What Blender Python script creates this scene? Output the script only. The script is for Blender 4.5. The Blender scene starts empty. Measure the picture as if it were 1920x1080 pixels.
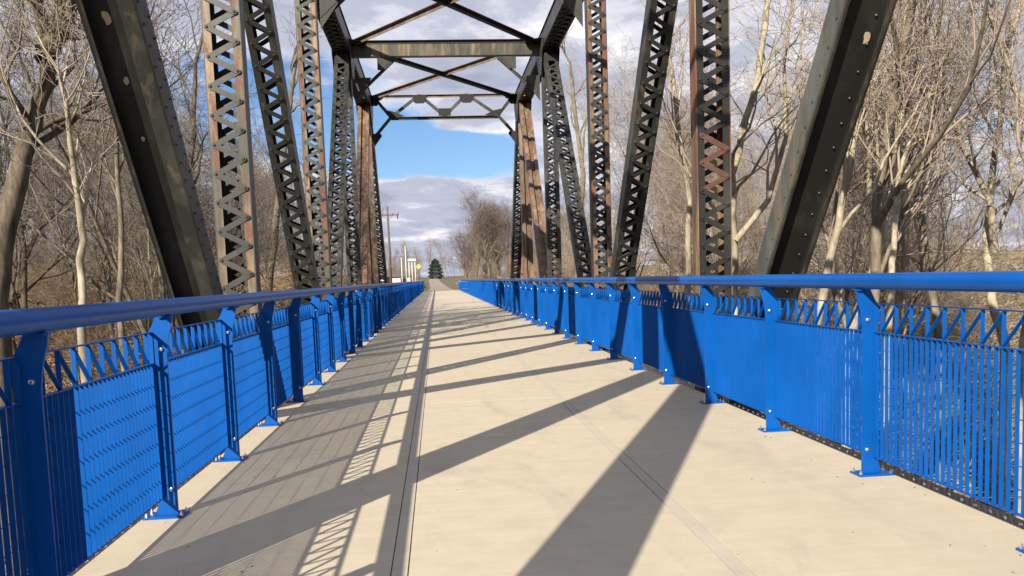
import bpy, math, random
import numpy as np
from mathutils import Vector, Matrix
random.seed(7); rng = np.random.default_rng(7)
scene = bpy.context.scene
COL = scene.collection

# ------------------------------------------------------------------ camera
CAMP = Vector((-0.54, 0.0, 1.35))
YAW, PITCH, ROLL = 0.0895, -0.0871, 0.0356
fw = Vector((math.sin(YAW)*math.cos(PITCH), math.cos(YAW)*math.cos(PITCH), math.sin(PITCH)))
rt = Vector((math.cos(YAW), -math.sin(YAW), 0)); up = rt.cross(fw)
rt2 = rt*math.cos(ROLL) - up*math.sin(ROLL); up2 = rt*math.sin(ROLL) + up*math.cos(ROLL)
cam = bpy.data.cameras.new('camera'); cam.sensor_width = 36; cam.lens = 1518.3/1920*36
cam.shift_y = 111.9/1920; cam.clip_end = 6000; cam.clip_start = 0.05
co = bpy.data.objects.new('camera', cam); COL.objects.link(co)
M = Matrix((rt2, up2, -fw)).transposed().to_4x4(); M.translation = CAMP
co.matrix_world = M; scene.camera = co

# ------------------------------------------------------------------ sun and sky
SX, SY = 1.05, 1.64                      # shadow shift per metre of height
sun_dir = Vector((-SX, -SY, 1)).normalized()   # towards the sun
sl = bpy.data.lights.new('sun', 'SUN'); sl.energy = 5.0; sl.angle = math.radians(0.36); sl.color = (1.0, 0.90, 0.74)
so = bpy.data.objects.new('sun', sl); COL.objects.link(so)
so.rotation_euler = sun_dir.to_track_quat('Z', 'Y').to_euler()
w = bpy.data.worlds.new('World'); scene.world = w; w.use_nodes = True
nt = w.node_tree; nt.nodes.clear()
def N(t, typ, **k):
    n = t.nodes.new(typ)
    for a, b in k.items(): setattr(n, a, b)
    return n
def math_(t, op, a, b=None, c=None, clamp=False):
    n = t.nodes.new('ShaderNodeMath'); n.operation = op; n.use_clamp = clamp
    for i, v in enumerate((a, b, c)):
        if v is None: continue
        if isinstance(v, (int, float)): n.inputs[i].default_value = v
        else: t.links.new(v, n.inputs[i])
    return n.outputs[0]
def ramp(t, fac, stops, interp='LINEAR'):
    n = t.nodes.new('ShaderNodeValToRGB'); n.color_ramp.interpolation = interp
    e = n.color_ramp.elements
    while len(e) > 1: e.remove(e[-1])
    e[0].position = stops[0][0]; e[0].color = (*stops[0][1], 1)
    for p, c in stops[1:]:
        x = e.new(p); x.color = (*c, 1)
    t.links.new(fac, n.inputs[0]); return n.outputs[0]
def noise(t, vec, scale, detail=4, rough=0.55, dist=0.0):
    n = t.nodes.new('ShaderNodeTexNoise'); n.inputs['Scale'].default_value = scale
    n.inputs['Detail'].default_value = detail; n.inputs['Roughness'].default_value = rough
    n.inputs['Distortion'].default_value = dist
    if vec is not None: t.links.new(vec, n.inputs['Vector'])
    return n.outputs['Fac']
def mixc(t, fac, a, b):
    n = t.nodes.new('ShaderNodeMix'); n.data_type = 'RGBA'
    if isinstance(fac, (int, float)): n.inputs[0].default_value = fac
    else: t.links.new(fac, n.inputs[0])
    for i, v in ((6, a), (7, b)):
        if isinstance(v, tuple): n.inputs[i].default_value = (*v, 1)
        else: t.links.new(v, n.inputs[i])
    return n.outputs[2]
sky = N(nt, 'ShaderNodeTexSky', sky_type='NISHITA', sun_disc=False)
sky.sun_elevation = math.asin(sun_dir.z); sky.sun_rotation = math.atan2(sun_dir.x, sun_dir.y)
sky.altitude = 200; sky.air_density = 1.0; sky.dust_density = 0.4; sky.ozone_density = 2.0
tc = N(nt, 'ShaderNodeTexCoord')
sep = N(nt, 'ShaderNodeSeparateXYZ'); nt.links.new(tc.outputs['Generated'], sep.inputs[0])
dx, dy, dz = sep.outputs
zz = math_(nt, 'ADD', math_(nt, 'MAXIMUM', dz, 0.0), 0.16)
cmb = N(nt, 'ShaderNodeCombineXYZ')
nt.links.new(math_(nt, 'DIVIDE', dx, zz), cmb.inputs[0]); nt.links.new(math_(nt, 'DIVIDE', dy, zz), cmb.inputs[1])
cmb.inputs[2].default_value = 3.7
n1 = noise(nt, cmb.outputs[0], 1.15, 7, 0.56, 0.25)
n2 = noise(nt, cmb.outputs[0], 3.1, 6, 0.6, 0.2)
# a clear gap low in the sky ahead, banks of cloud above and below it
def gauss(cx, cz, sx_, sz_):
    a = math_(nt, 'DIVIDE', math_(nt, 'SUBTRACT', math_(nt, 'DIVIDE', dx, math_(nt, 'MAXIMUM', dy, 0.05)), cx), sx_)
    b = math_(nt, 'DIVIDE', math_(nt, 'SUBTRACT', dz, cz), sz_)
    s = math_(nt, 'ADD', math_(nt, 'MULTIPLY', a, a), math_(nt, 'MULTIPLY', b, b))
    return math_(nt, 'POWER', 2.718, math_(nt, 'MULTIPLY', s, -1.0))
dens = math_(nt, 'ADD', n1, math_(nt, 'MULTIPLY', math_(nt, 'SUBTRACT', n2, 0.5), 0.35))
dens = math_(nt, 'ADD', dens, math_(nt, 'ADD', 0.13, math_(nt, 'MULTIPLY', gauss(0.0, 0.0, 9.0, 0.06), 0.14)))
dens = math_(nt, 'SUBTRACT', dens, math_(nt, 'MULTIPLY', gauss(-0.005, 0.155, 0.125, 0.038), 0.42))
dens = math_(nt, 'ADD', dens, math_(nt, 'MULTIPLY', gauss(0.05, 0.185, 0.05, 0.016), 0.30))
dens = math_(nt, 'ADD', dens, math_(nt, 'MULTIPLY', gauss(0.0, 0.095, 0.4, 0.03), 0.12))
dens = math_(nt, 'ADD', dens, math_(nt, 'MULTIPLY', gauss(0.0, 0.30, 0.35, 0.07), 0.16))
mask = ramp(nt, dens, [(0.0, (0,0,0)), (0.47, (0,0,0)), (0.60, (1,1,1))], 'EASE')
ccol = ramp(nt, math_(nt, 'ADD', math_(nt, 'MULTIPLY', n2, 0.7), math_(nt, 'MULTIPLY', dens, 0.45)),
            [(0.48, (0.74, 0.73, 0.75)), (0.57, (0.52, 0.525, 0.58)), (0.66, (0.36, 0.375, 0.46)), (0.85, (0.26, 0.28, 0.37))], 'EASE')
bg1 = N(nt, 'ShaderNodeBackground'); bg1.inputs[1].default_value = 0.056; vm = N(nt, 'ShaderNodeVectorMath', operation='MULTIPLY'); vm.inputs[1].default_value = (0.80, 0.97, 1.20); nt.links.new(sky.outputs[0], vm.inputs[0]); nt.links.new(vm.outputs[0], bg1.inputs[0])
bg2 = N(nt, 'ShaderNodeBackground'); bg2.inputs[1].default_value = 0.80; nt.links.new(ccol, bg2.inputs[0])
mx = N(nt, 'ShaderNodeMixShader'); nt.links.new(mask, mx.inputs[0]); nt.links.new(bg1.outputs[0], mx.inputs[1]); nt.links.new(bg2.outputs[0], mx.inputs[2])
wo = N(nt, 'ShaderNodeOutputWorld'); nt.links.new(mx.outputs[0], wo.inputs[0])
vs = scene.view_settings; vs.view_transform = 'Standard'; vs.look = 'None'; vs.gamma = 1; vs.use_curve_mapping = False
vs.exposure = 0.95

# ------------------------------------------------------------------ mesh helpers
class MB:
    def __init__(s): s.v = []; s.f = []; s.m = []
    def add(s, vs_, fs, mi=0):
        o = len(s.v); s.v += [tuple(v) for v in vs_]
        s.f += [tuple(i+o for i in f) for f in fs]; s.m += [mi]*len(fs); return s
    def box(s, a, b, mi=0):
        x0,y0,z0 = a; x1,y1,z1 = b
        return s.add([(x0,y0,z0),(x1,y0,z0),(x1,y1,z0),(x0,y1,z0),(x0,y0,z1),(x1,y0,z1),(x1,y1,z1),(x0,y1,z1)],
                     [(3,2,1,0),(4,5,6,7),(0,1,5,4),(1,2,6,5),(2,3,7,6),(3,0,4,7)], mi)
    def bar(s, p, q, wvec, w, t, mi=0):      # rectangular bar p->q, width w along wvec, thickness t across
        p = Vector(p); q = Vector(q); d = (q-p).normalized(); wv = Vector(wvec); wv = (wv - d*wv.dot(d)).normalized(); n = d.cross(wv)
        a = wv*(w/2); b = n*(t/2)
        pts = [p-a-b, p+a-b, p+a+b, p-a+b, q-a-b, q+a-b, q+a+b, q-a+b]
        return s.add(pts, [(3,2,1,0),(4,5,6,7),(0,1,5,4),(1,2,6,5),(2,3,7,6),(3,0,4,7)], mi)
    def prism(s, prof, axis, lo, hi, mi=0):  # closed profile (list of 2D) extruded along axis 0/1/2
        n = len(prof); L = []
        for h in (lo, hi):
            for (a, b) in prof:
                L.append((h,a,b) if axis == 0 else ((a,h,b) if axis == 1 else (a,b,h)))
        f = [tuple(range(n))[::-1], tuple(range(n, 2*n))] + [(i, (i+1)%n, n+(i+1)%n, n+i) for i in range(n)]
        return s.add(L, f, mi)
    def tube(s, pts, rad, n=8, mi=0, cap=True):
        pts = [Vector(p) for p in pts]; k = len(pts); rad = rad if isinstance(rad, (list, tuple)) else [rad]*k
        L = []; ref = Vector((0.31, 0.17, 0.93)).normalized()
        for i, p in enumerate(pts):
            d = (pts[min(i+1,k-1)] - pts[max(i-1,0)]).normalized()
            if abs(d.dot(ref)) > 0.97: ref = Vector((1,0,0))
            a = d.cross(ref).normalized(); b = d.cross(a)
            for j in range(n):
                t = 2*math.pi*j/n; L.append(p + (a*math.cos(t)+b*math.sin(t))*rad[i])
        F = [(i*n+j, i*n+(j+1)%n, (i+1)*n+(j+1)%n, (i+1)*n+j) for i in range(k-1) for j in range(n)]
        if cap: F += [tuple(range(n))[::-1], tuple(range((k-1)*n, k*n))]
        return s.add(L, F, mi)
    def mesh(s, name, mats, smooth=False):
        me = bpy.data.meshes.new(name); me.from_pydata(s.v, [], s.f)
        for m in (mats if isinstance(mats, (list, tuple)) else [mats]): me.materials.append(m)
        if any(s.m): me.polygons.foreach_set('material_index', s.m)
        if smooth: me.polygons.foreach_set('use_smooth', [True]*len(s.f))
        me.update(); return me
    def build(s, name, mats, parent=None, smooth=False, loc=None, kind=None):
        o = bpy.data.objects.new(name, s.mesh(name, mats, smooth)); COL.objects.link(o)
        if parent is not None: o.parent = parent
        if loc is not None: o.location = loc
        if kind: o['kind'] = kind
        return o
def tag(o, label=None, cat=None, group=None, kind=None):
    if label: o['label'] = label
    if cat: o['category'] = cat
    if group: o['group'] = group
    if kind: o['kind'] = kind
    return o
def empty(name, loc=(0,0,0), rz=0):
    o = bpy.data.objects.new(name, None); o.location = loc; o.rotation_euler = (0,0,rz); o.empty_display_size = 0.3; COL.objects.link(o); return o
def inst(name, me, parent, loc=(0,0,0), label=None):
    o = bpy.data.objects.new(name, me); COL.objects.link(o); o.parent = parent; o.location = loc
    if label: o['label'] = label
    return o

# ------------------------------------------------------------------ materials
def mat(name, rough=0.6, metal=0.0, spec=0.5):
    m = bpy.data.materials.new(name); m.use_nodes = True; t = m.node_tree; b = t.nodes['Principled BSDF']
    b.inputs['Roughness'].default_value = rough; b.inputs['Metallic'].default_value = metal
    b.inputs['Specular IOR Level'].default_value = spec
    return m, t, b
def wpos(t):
    return N(t, 'ShaderNodeNewGeometry').outputs['Position']
def mapping(t, vec, sc, loc=(0,0,0)):
    n = N(t, 'ShaderNodeMapping'); t.links.new(vec, n.inputs[0]); n.inputs['Scale'].default_value = sc; n.inputs['Location'].default_value = loc; return n.outputs[0]
def bump(t, b, h, strength=0.3, dist=0.01):
    n = N(t, 'ShaderNodeBump'); n.inputs['Strength'].default_value = strength; n.inputs['Distance'].default_value = dist
    t.links.new(h, n.inputs['Height']); t.links.new(n.outputs[0], b.inputs['Normal'])
def plain(name, col, rough=0.6, metal=0.0, var=0.12, sc=3.0, spec=0.5):
    m, t, b = mat(name, rough, metal, spec); p = wpos(t)
    c = mixc(t, noise(t, p, sc, 4, 0.6), tuple(x*(1-var) for x in col), tuple(min(1, x*(1+var)) for x in col))
    t.links.new(c, b.inputs['Base Color']); return m
def steel(name, base, light, rust, rust_amt, light_amt, tan=(0.30,0.21,0.12), tan_amt=0.0, rough=0.55):
    m, t, b = mat(name, rough, 0.0, 0.4); p = wpos(t)
    st = mapping(t, p, (1.0, 1.0, 0.35))
    nA = noise(t, st, 2.3, 6, 0.62, 0.3); nB = noise(t, mapping(t, p, (1.4,1.4,.32), (7,3,1)), 4.2, 8, 0.70, 0.6); nC = noise(t, p, 38, 3, 0.6)
    c = mixc(t, ramp(t, nA, [(0.62-light_amt*0.4, (0,0,0)), (0.78-light_amt*0.4, (1,1,1))]), base, light)
    if tan_amt:
        nT = noise(t, mapping(t, p, (1.6,1.6,0.22), (1,9,4)), 3.4, 7, 0.65, 0.4)
        c = mixc(t, ramp(t, nT, [(0.62-tan_amt*0.4, (0,0,0)), (0.80-tan_amt*0.4, (1,1,1))]), c, tan)
    rm = ramp(t, math_(t, 'ADD', nB, math_(t, 'MULTIPLY', math_(t, 'SUBTRACT', nC, 0.5), 0.12)), [(0.69-rust_amt*0.4, (0,0,0)), (0.80-rust_amt*0.4, (1,1,1))])
    rc = mixc(t, nC, rust, tuple(x*0.45 for x in rust))
    c = mixc(t, rm, c, rc)
    t.links.new(c, b.inputs['Base Color'])
    t.links.new(math_(t, 'ADD', math_(t, 'MULTIPLY', rm, 0.3), rough-0.1), b.inputs['Roughness'])
    bump(t, b, math_(t, 'ADD', nB, math_(t, 'MULTIPLY', nC, 0.3)), 0.25, 0.006)
    return m
RUST = (0.20, 0.075, 0.035)
M_dark = steel('weathered_black_steel', (0.016,0.0155,0.0145), (0.034,0.034,0.030), RUST, 0.14, 0.25)
M_black = steel('shaded_gusset_steel', (0.008,0.008,0.008), (0.016,0.016,0.015), RUST, 0.03, 0.2, rough=0.8)  # near-black tone puts the shade on the portal gussets into their colour
M_gray = steel('weathered_gray_steel', (0.026,0.027,0.024), (0.055,0.056,0.048), RUST, 0.20, 0.3, (0.13,0.10,0.065), 0.14)
M_flange = steel('rust_streaked_steel', (0.045,0.043,0.035), (0.085,0.08,0.062), (0.18,0.075,0.045), 0.58, 0.4, (0.25,0.165,0.095), 0.46)
M_brown = steel('brown_rusted_steel', (0.085,0.062,0.046), (0.15,0.11,0.075), (0.18,0.08,0.048), 0.5, 0.4, (0.24,0.17,0.11), 0.4)
M_lace = steel('gray_lacing_steel', (0.025,0.0265,0.025), (0.046,0.048,0.043), RUST, 0.10, 0.3)
M_patina = steel('grey_patina_steel', (0.055,0.065,0.063), (0.10,0.11,0.10), (0.11,0.055,0.032), 0.30, 0.4, (0.15,0.11,0.065), 0.28)
M_web = steel('stained_web_steel', (0.036,0.038,0.031), (0.065,0.064,0.05), (0.16,0.07,0.04), 0.14, 0.4, (0.17,0.125,0.075), 0.34)
M_red = plain('red_rusted_steel', (0.075,0.033,0.024), 0.85, 0, 0.5, 18)
M_tanbr = steel('pale_rusted_steel', (0.11,0.085,0.068), (0.18,0.145,0.12), (0.17,0.085,0.055), 0.4, 0.5)

M_chip = plain('peeled_primer_patch', (0.42,0.36,0.25), 0.8, 0, 0.2, 30)
def blue_paint():
    m, t, b = mat('blue_powder_coat', 0.36, 0.0, 0.2); p = wpos(t)
    n_ = noise(t, p, 1.7, 4, 0.6); nf = noise(t, p, 60, 2, 0.5)
    c = mixc(t, ramp(t, n_, [(0.3,(0,0,0)),(0.7,(1,1,1))]), (0.0010,0.060,0.268), (0.0022,0.080,0.350))
    dust = ramp(t, noise(t, mapping(t, p, (1,1,3)), 6, 5, 0.7), [(0.62, (0,0,0)), (0.85, (1,1,1))])
    c = mixc(t, math_(t, 'MULTIPLY', dust, 0.05), c, (0.25,0.25,0.24))
    t.links.new(c, b.inputs['Base Color']); t.links.new(math_(t, 'ADD', math_(t, 'MULTIPLY', nf, 0.12), 0.30), b.inputs['Roughness'])
    return m
M_blue = blue_paint()
M_bolt = plain('galvanised_bolt', (0.62,0.62,0.62), 0.3, 0.9, 0.1)
def concrete(name, tint=(0.545,0.480,0.370), pink=0.0):
    m, t, b = mat(name, 0.85, 0.0, 0.25); p = wpos(t)
    big = noise(t, mapping(t, p, (1,0.7,1)), 0.55, 6, 0.6, 0.4); med = noise(t, p, 4.5, 6, 0.65); fine = noise(t, p, 160, 3, 0.7)
    broom = noise(t, mapping(t, p, (3, 120, 1)), 1.0, 3, 0.6)
    c = mixc(t, big, tuple(x*0.90 for x in tint), tuple(min(1, x*1.08) for x in tint))
    c = mixc(t, ramp(t, med, [(0.35,(1,1,1)),(0.6,(0,0,0))]), c, mixc(t, 0.5, c, tuple(x*0.82 for x in tint)))
    st = ramp(t, noise(t, mapping(t, p, (1,0.35,1), (4,2,0)), 1.4, 7, 0.7, 0.8), [(0.54,(0,0,0)),(0.78,(1,1,1))])
    stk = noise(t, mapping(t, p, (0.7, 9, 1), (3,1,0)), 1.6, 6, 0.7, 0.3); c = mixc(t, ramp(t, stk, [(0.38,(0,0,0)),(0.66,(1,1,1))]), mixc(t, 0.14, c, (0.30,0.265,0.21)), c)
    c = mixc(t, ramp(t, fine, [(0.30,(0,0,0)),(0.70,(1,1,1))]), mixc(t, 0.16, c, (0.22,0.19,0.15)), c)
    c = mixc(t, math_(t, 'MULTIPLY', st, 0.6), c, tuple(x*0.55 for x in (0.5,0.48,0.44)))
    sp = ramp(t, noise(t, p, 55, 2, 0.5), [(0.70,(0,0,0)),(0.76,(1,1,1))])
    c = mixc(t, math_(t, 'MULTIPLY', sp, 0.5), c, (0.16,0.14,0.12))
    t.links.new(c, b.inputs['Base Color'])
    bump(t, b, math_(t, 'ADD', math_(t, 'MULTIPLY', broom, 0.6), math_(t, 'MULTIPLY', fine, 0.6)), 0.25, 0.004)
    return m
M_conc = concrete('pale_deck_concrete'); M_strip = concrete('joint_strip_concrete', (0.505,0.455,0.375))
M_joint = plain('dark_joint_filler', (0.07,0.06,0.05), 0.9)

# ------------------------------------------------------------------ terrain
def sst(a, b, x):
    t = np.clip((x-a)/(b-a), 0, 1); return t*t*(3-2*t)
def ground(x, y):
    x = np.asarray(x, float); y = np.asarray(y, float)
    z = -4.6 + sst(28, 96, y)*4.35 + sst(-8, -60, y)*3.5
    z = z + sst(9, 45, np.abs(x))*1.9*(1-sst(28, 96, y)*0.7) + sst(-7, -34, x)*sst(18, 45, y)*1.8
    z = z + sst(110, 420, y)*2.9 + sst(150, 900, np.hypot(x, y))*6*sst(20, 260, np.abs(x))
    riv = np.exp(-((y-6-0.25*x)/9.0)**2)
    z = z - riv*1.3
    bumpy = 0.25*np.sin(x*0.31+1.3)*np.sin(y*0.27+0.4) + 0.12*np.sin(x*0.9+y*0.5) + 0.06*np.sin(x*2.1-y*1.7)
    cor = np.clip((np.abs(x)-3)/6, 0, 1)
    return z + bumpy*cor
def grid_axis(lims):
    out = []
    for a, b, s in lims: out += list(np.arange(a, b, s))
    return np.array(out + [lims[-1][1]])
gx = grid_axis([(-2500,-400,150), (-400,-80,20), (-80,-30,3), (-30,30,1.0), (30,80,3), (80,400,20), (400,2500,150)])
gy = grid_axis([(-400,-40,25), (-40,120,1.6), (120,450,8), (450,2600,120)])
GX, GY = np.meshgrid(gx, gy, indexing='ij'); GZ = ground(GX, GY)
V = np.stack([GX.ravel(), GY.ravel(), GZ.ravel()], 1); nx, ny = GX.shape
I = (np.arange(nx-1)[:,None]*ny + np.arange(ny-1)[None,:]).ravel()
F = np.stack([I, I+ny, I+ny+1, I+1], 1)
me = bpy.data.meshes.new('ground'); me.from_pydata(V.tolist(), [], F.tolist()); me.polygons.foreach_set('use_smooth', [True]*len(F))
m, t, b = mat('leaf_litter_ground', 0.95, 0, 0.1); p = wpos(t)
c = ramp(t, noise(t, p, 1.3, 8, 0.75), [(0.3,(0.055,0.038,0.024)), (0.5,(0.12,0.082,0.048)), (0.68,(0.20,0.145,0.088))])
c = mixc(t, ramp(t, noise(t, p, 14, 4, 0.7), [(0.45,(0,0,0)),(0.6,(1,1,1))]), c, (0.24,0.17,0.10))
gm = ramp(t, noise(t, p, 0.09, 4, 0.6), [(0.5,(0,0,0)),(0.62,(1,1,1))])
c = mixc(t, math_(t, 'MULTIPLY', gm, 0.35), c, (0.085,0.10,0.035))
t.links.new(c, b.inputs['Base Color']); bump(t, b, noise(t, p, 9, 6, 0.75), 0.8, 0.08); M_ground = m
me.materials.append(M_ground); o = bpy.data.objects.new('ground', me); COL.objects.link(o); tag(o, kind='structure')
# river under the near span
m, t, b = mat('river_water', 0.08, 0, 0.5); p = wpos(t); b.inputs['Base Color'].default_value = (0.035,0.036,0.028,1)
bump(t, b, noise(t, mapping(t, p, (1,2,1)), 3.0, 5, 0.6), 0.35, 0.03); M_water = m
mb = MB(); mb.add([(-70,-20,-5.05),(70,-20,-5.05),(70,40,-5.05),(-70,40,-5.05)], [(0,1,2,3)])
tag(mb.build('river', M_water), kind='structure')

# ------------------------------------------------------------------ deck
NODE = lambda k: 8.97 + 6.177*(k-1)
YEND = 99.4
deck = empty('bridge_deck'); tag(deck, kind='structure')
base = MB().box((-2.335,-12,-0.24),(2.335,YEND+.6,-0.022)); base.build('deck_base', M_joint, deck)
cols = [(-2.34,-0.81,M_conc),(-0.81,-0.73,M_strip),(-0.73,0.73,M_conc),(0.73,0.81,M_strip),(0.81,2.34,M_conc)]
ys = [NODE(1)-0.12 + 6.177*k for k in range(-4, 16)]
ys = [y for y in ys if y < YEND-2] + [YEND+0.6]
ys[0] = -12
for ci, (xa, xb, mt) in enumerate(cols):
    for i in range(len(ys)-1):
        g = 0.0028; dzz = (random.random()-0.5)*0.0016
        ya, yb = ys[i]+(0.002 if i else 0), ys[i+1]-0.002
        s_ = MB(); L = yb-ya; be = 0.0010
        x0, x1 = xa+g, xb-g
        s_.add([(x0,0,-0.02),(x1,0,-0.02),(x1,L,-0.02),(x0,L,-0.02),(x0,0,-be),(x1,0,-be),(x1,L,-be),(x0,L,-be),
                (x0+be,be,0),(x1-be,be,0),(x1-be,L-be,0),(x0+be,L-be,0)],
               [(0,1,5,4),(1,2,6,5),(2,3,7,6),(3,0,4,7),(4,5,9,8),(5,6,10,9),(6,7,11,10),(7,4,8,11),(8,9,10,11)])
        s_.build('slab', mt, deck, loc=(0, ya, dzz))
gr = MB(); rg = random.Random(4)
for i in range(220):
    side_ = rg.choice((-1,1)); x_ = side_*(2.3-abs(rg.gauss(0,0.5))) if rg.random() < .75 else rg.uniform(-2.2,2.2); y_ = 2.5+rg.random()**1.5*22; r_0 = rg.uniform(0.003,0.009); a_ = rg.random()*3
    gr.add([(x_+r_0*math.cos(a_+k)*rg.uniform(.7,1.3), y_+r_0*math.sin(a_+k)*rg.uniform(.7,1.5), 0.0012) for k in (0,1.6,3.1,4.7)] + [(x_, y_, 0.0012+r_0*0.6)], [(0,1,4),(1,2,4),(2,3,4),(3,0,4)])
gr.build('grit', plain('grit_crumbs', (0.12,0.09,0.06), 0.9, 0, 0.5, 40), deck, kind='stuff')
# edge angle with bolt heads, floor beams and stringers below
edge = steel('edge_angle_steel', (0.035,0.028,0.022), (0.06,0.05,0.04), RUST, 0.2, 0.3)
for sgn in (-1, 1):
    e_ = MB(); a, b2 = sgn*2.342, sgn*2.354
    e_.box((min(a,b2),-12,-0.30),(max(a,b2),YEND,-0.006))
    a, b2 = sgn*2.3545, sgn*2.50
    e_.box((min(a,b2),-12,-0.042),(max(a,b2),YEND,-0.03))
    e_.build('edge_angle', edge, deck)
    r_ = MB()
    for k in range(260):
        y = 0.5 + k*0.12
        r_.tube([(sgn*2.43,y,-0.031),(sgn*2.43,y,-0.020)], [0.012,0.009], 6)
    r_.build('bolt_heads', M_bolt, deck, kind='stuff')
for x in (-1.7,-0.6,0.6,1.7): MB().box((x-0.11,-12,-0.70),(x+0.11,YEND,-0.245)).build('stringer', M_dark, deck)
# piers beyond the truss
pier_m = concrete('pier_concrete', (0.33,0.31,0.27))
for y in (NODE(5)+.4, 56, 78, NODE(-1)-.6):
    p_ = MB().box((-3.4,y-0.6,-9),(3.4,y+0.6,-1.0)).box((-3.7,y-0.75,-1.0),(3.7,y+0.75,-0.72)); p_.build('pier', pier_m, deck)

# ------------------------------------------------------------------ truss
truss = empty('truss_bridge', (0,0,0)); tag(truss, 'old riveted black and rusty steel through truss spanning over the blue railed deck', 'bridge')
XS = (-2.645, 2.577); ZT, ZB = 7.45, -0.62; ZC = 7.26
HEAD_N = 6
def frame_of(p, q):
    p = Vector(p); q = Vector(q); d = (q-p).normalized(); xw = Vector((1,0,0)); n = d.cross(xw).normalized()
    if n.y < 0: n = -n      # n points away from the camera (+Y)
    return p, q, d, n
def lace_bar_mesh(length, w=0.058, th=0.010):
    # bar along local X centred at the origin, face towards -Y, rounded ends, rivet heads
    mb = MB(); hw = w/2; L = length/2; prof = []
    for k in range(5): a = -math.pi/2 + math.pi*k/4; prof.append((L + hw*math.cos(a), hw*math.sin(a)))
    for k in range(5): a = math.pi/2 + math.pi*k/4; prof.append((-L + hw*math.cos(a), hw*math.sin(a)))
    mb.prism([(a, b_) for a, b_ in prof], 1, -th/2, th/2)
    for s_ in (-1, 1): mb.tube([(s_*L,-th/2,0),(s_*L,-th/2-0.007,0),(s_*L,-th/2-0.013,0)], [0.017,0.015,0.007], 7)
    return mb
def place_local(mb_src, p, xdir, ydir):
    z_ = xdir.cross(ydir); return [p + xdir*v[0] + ydir*v[1] + z_*v[2] for v in mb_src.v]
def laced(name, xc, p, q, width, depth, separate_from=None, flange_mat=None, batten=0.45, pitch=0.30, lace_m=None, fw_=0.078, body_m=None):
    lace_m = lace_m or M_lace; body_m = body_m or M_gray; red_me = None
    """two channels with toes in, lacing bars on the near and the far face"""
    P = Vector((xc, p[0], p[1])); Q = Vector((xc, q[0], q[1])); P, Q, d, n = frame_of(P, Q)
    if d.z < 0: P, Q, d = Q, P, -d
    X = Vector((1,0,0)); mb = MB(); hw = width/2; hd = depth/2; tw = 0.012; tf = 0.014
    for s_ in (-1, 1):
        cxx = X*(s_*(hw-tw/2))
        mb.bar(P+cxx, Q+cxx, n, depth, tw, 0)
        for f_ in (-1, 1):
            cf = X*(s_*(hw-tw-fw_/2)) + n*(f_*(hd-tf/2)); mb.bar(P+cf, Q+cf, X, fw_, tf, 1 if f_ < 0 else 0)
    L = (Q-P).length
    for f_ in (-1, 1):           # batten plates at both ends
        for a_, b_ in ((0, batten), (L-batten, L)):
            cf = n*(f_*(hd+0.006)); mb.bar(P+d*a_+cf, P+d*b_+cf, X, width-0.03, 0.011, 1 if f_ < 0 else 0)
    part = mb.build(name, [body_m, flange_mat or M_gray], truss)
    gauge = width - 2*tw - fw_; rest = MB(); blen = math.hypot(gauge, pitch/2); k = int((L-2*batten)/(pitch/2))
    src = lace_bar_mesh(blen); me_l = None
    for f_ in (-1, 1):
        for i in range(k):
            a0 = batten + i*(pitch/2); s_ = -1 if (i % 2 == 0) else 1
            if f_ > 0: s_ = -s_
            A = P + d*a0 + X*(s_*gauge/2); B = P + d*(a0+pitch/2) - X*(s_*gauge/2)
            lay = 0.0055 + (0.0105 if i % 2 else 0.0)
            c_ = (A+B)/2 + n*(f_*(hd+lay)); xd = (B-A).normalized()
            yd = n if f_ < 0 else -n            # local -Y looks outwards
            if f_ < 0 and separate_from is not None and c_.z > separate_from:
                zd = xd.cross(yd); Mx = Matrix((xd, yd, zd)).transposed().to_4x4(); Mx.translation = c_
                if me_l is None: me_l = src.mesh('lacing_bar', [lace_m]); red_me = src.mesh('lacing_bar', [M_red])
                red = lace_m is M_dark and 2.3 < c_.z < 2.8; ob = bpy.data.objects.new('lacing_bar', red_me if red else me_l)
                if red: ob['label'] = 'lacing bar rusted red'
                COL.objects.link(ob); ob.parent = part; ob.matrix_local = Mx
            else:
                rest.add(place_local(src, c_, xd, yd), src.f)
    if rest.v: rest.build('lacing', lace_m, part, kind='stuff')
    return part
def hsection(name, xc, p, q, width, depth, leg_sides=(), mats=None, web_at=0.0):
    P = Vector((xc, p[0], p[1])); Q = Vector((xc, q[0], q[1])); P, Q, d, n = frame_of(P, Q)
    X = Vector((1,0,0)); mb = MB(); hw = width/2
    for s_ in (-1, 1):
        cxx = X*(s_*(hw-0.009)); mb.bar(P+cxx, Q+cxx, n, depth, 0.018, 1 if s_*xc < 0 else 0)
        for f_ in (-1, 1):
            lw = 0.105 if s_ in leg_sides and f_ < 0 else 0.022
            cf = X*(s_*(hw-0.018-lw/2)) + n*(f_*(depth/2-0.008)); mb.bar(P+cf, Q+cf, X, lw, 0.014, 2)
    cw = n*web_at; mb.bar(P+cw, Q+cw, X, width-0.04, 0.016, 0)
    return mb.build(name, mats or [M_dark, M_gray, M_gray], truss)
def rivets_on(part, P, Q, offs, step, rad=0.0105):
    P = Vector(P); Q = Vector(Q); P, Q, d, n = frame_of(P, Q)
    if d.z < 0: P, Q, d = Q, P, -d
    mb = MB(); L = (Q-P).length; X = Vector((1,0,0))
    for (ox, on, nrm) in offs:
        nv = -n if nrm == 'n' else X*nrm
        for i in range(int(L/step)):
            c_ = P + d*(0.1+i*step) + X*ox + n*on; mb.tube([c_, c_+nv*0.007, c_+nv*0.012], [rad, rad*0.85, rad*0.4], 6)
    return mb.build('rivets', M_gray, part, kind='stuff')
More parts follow.
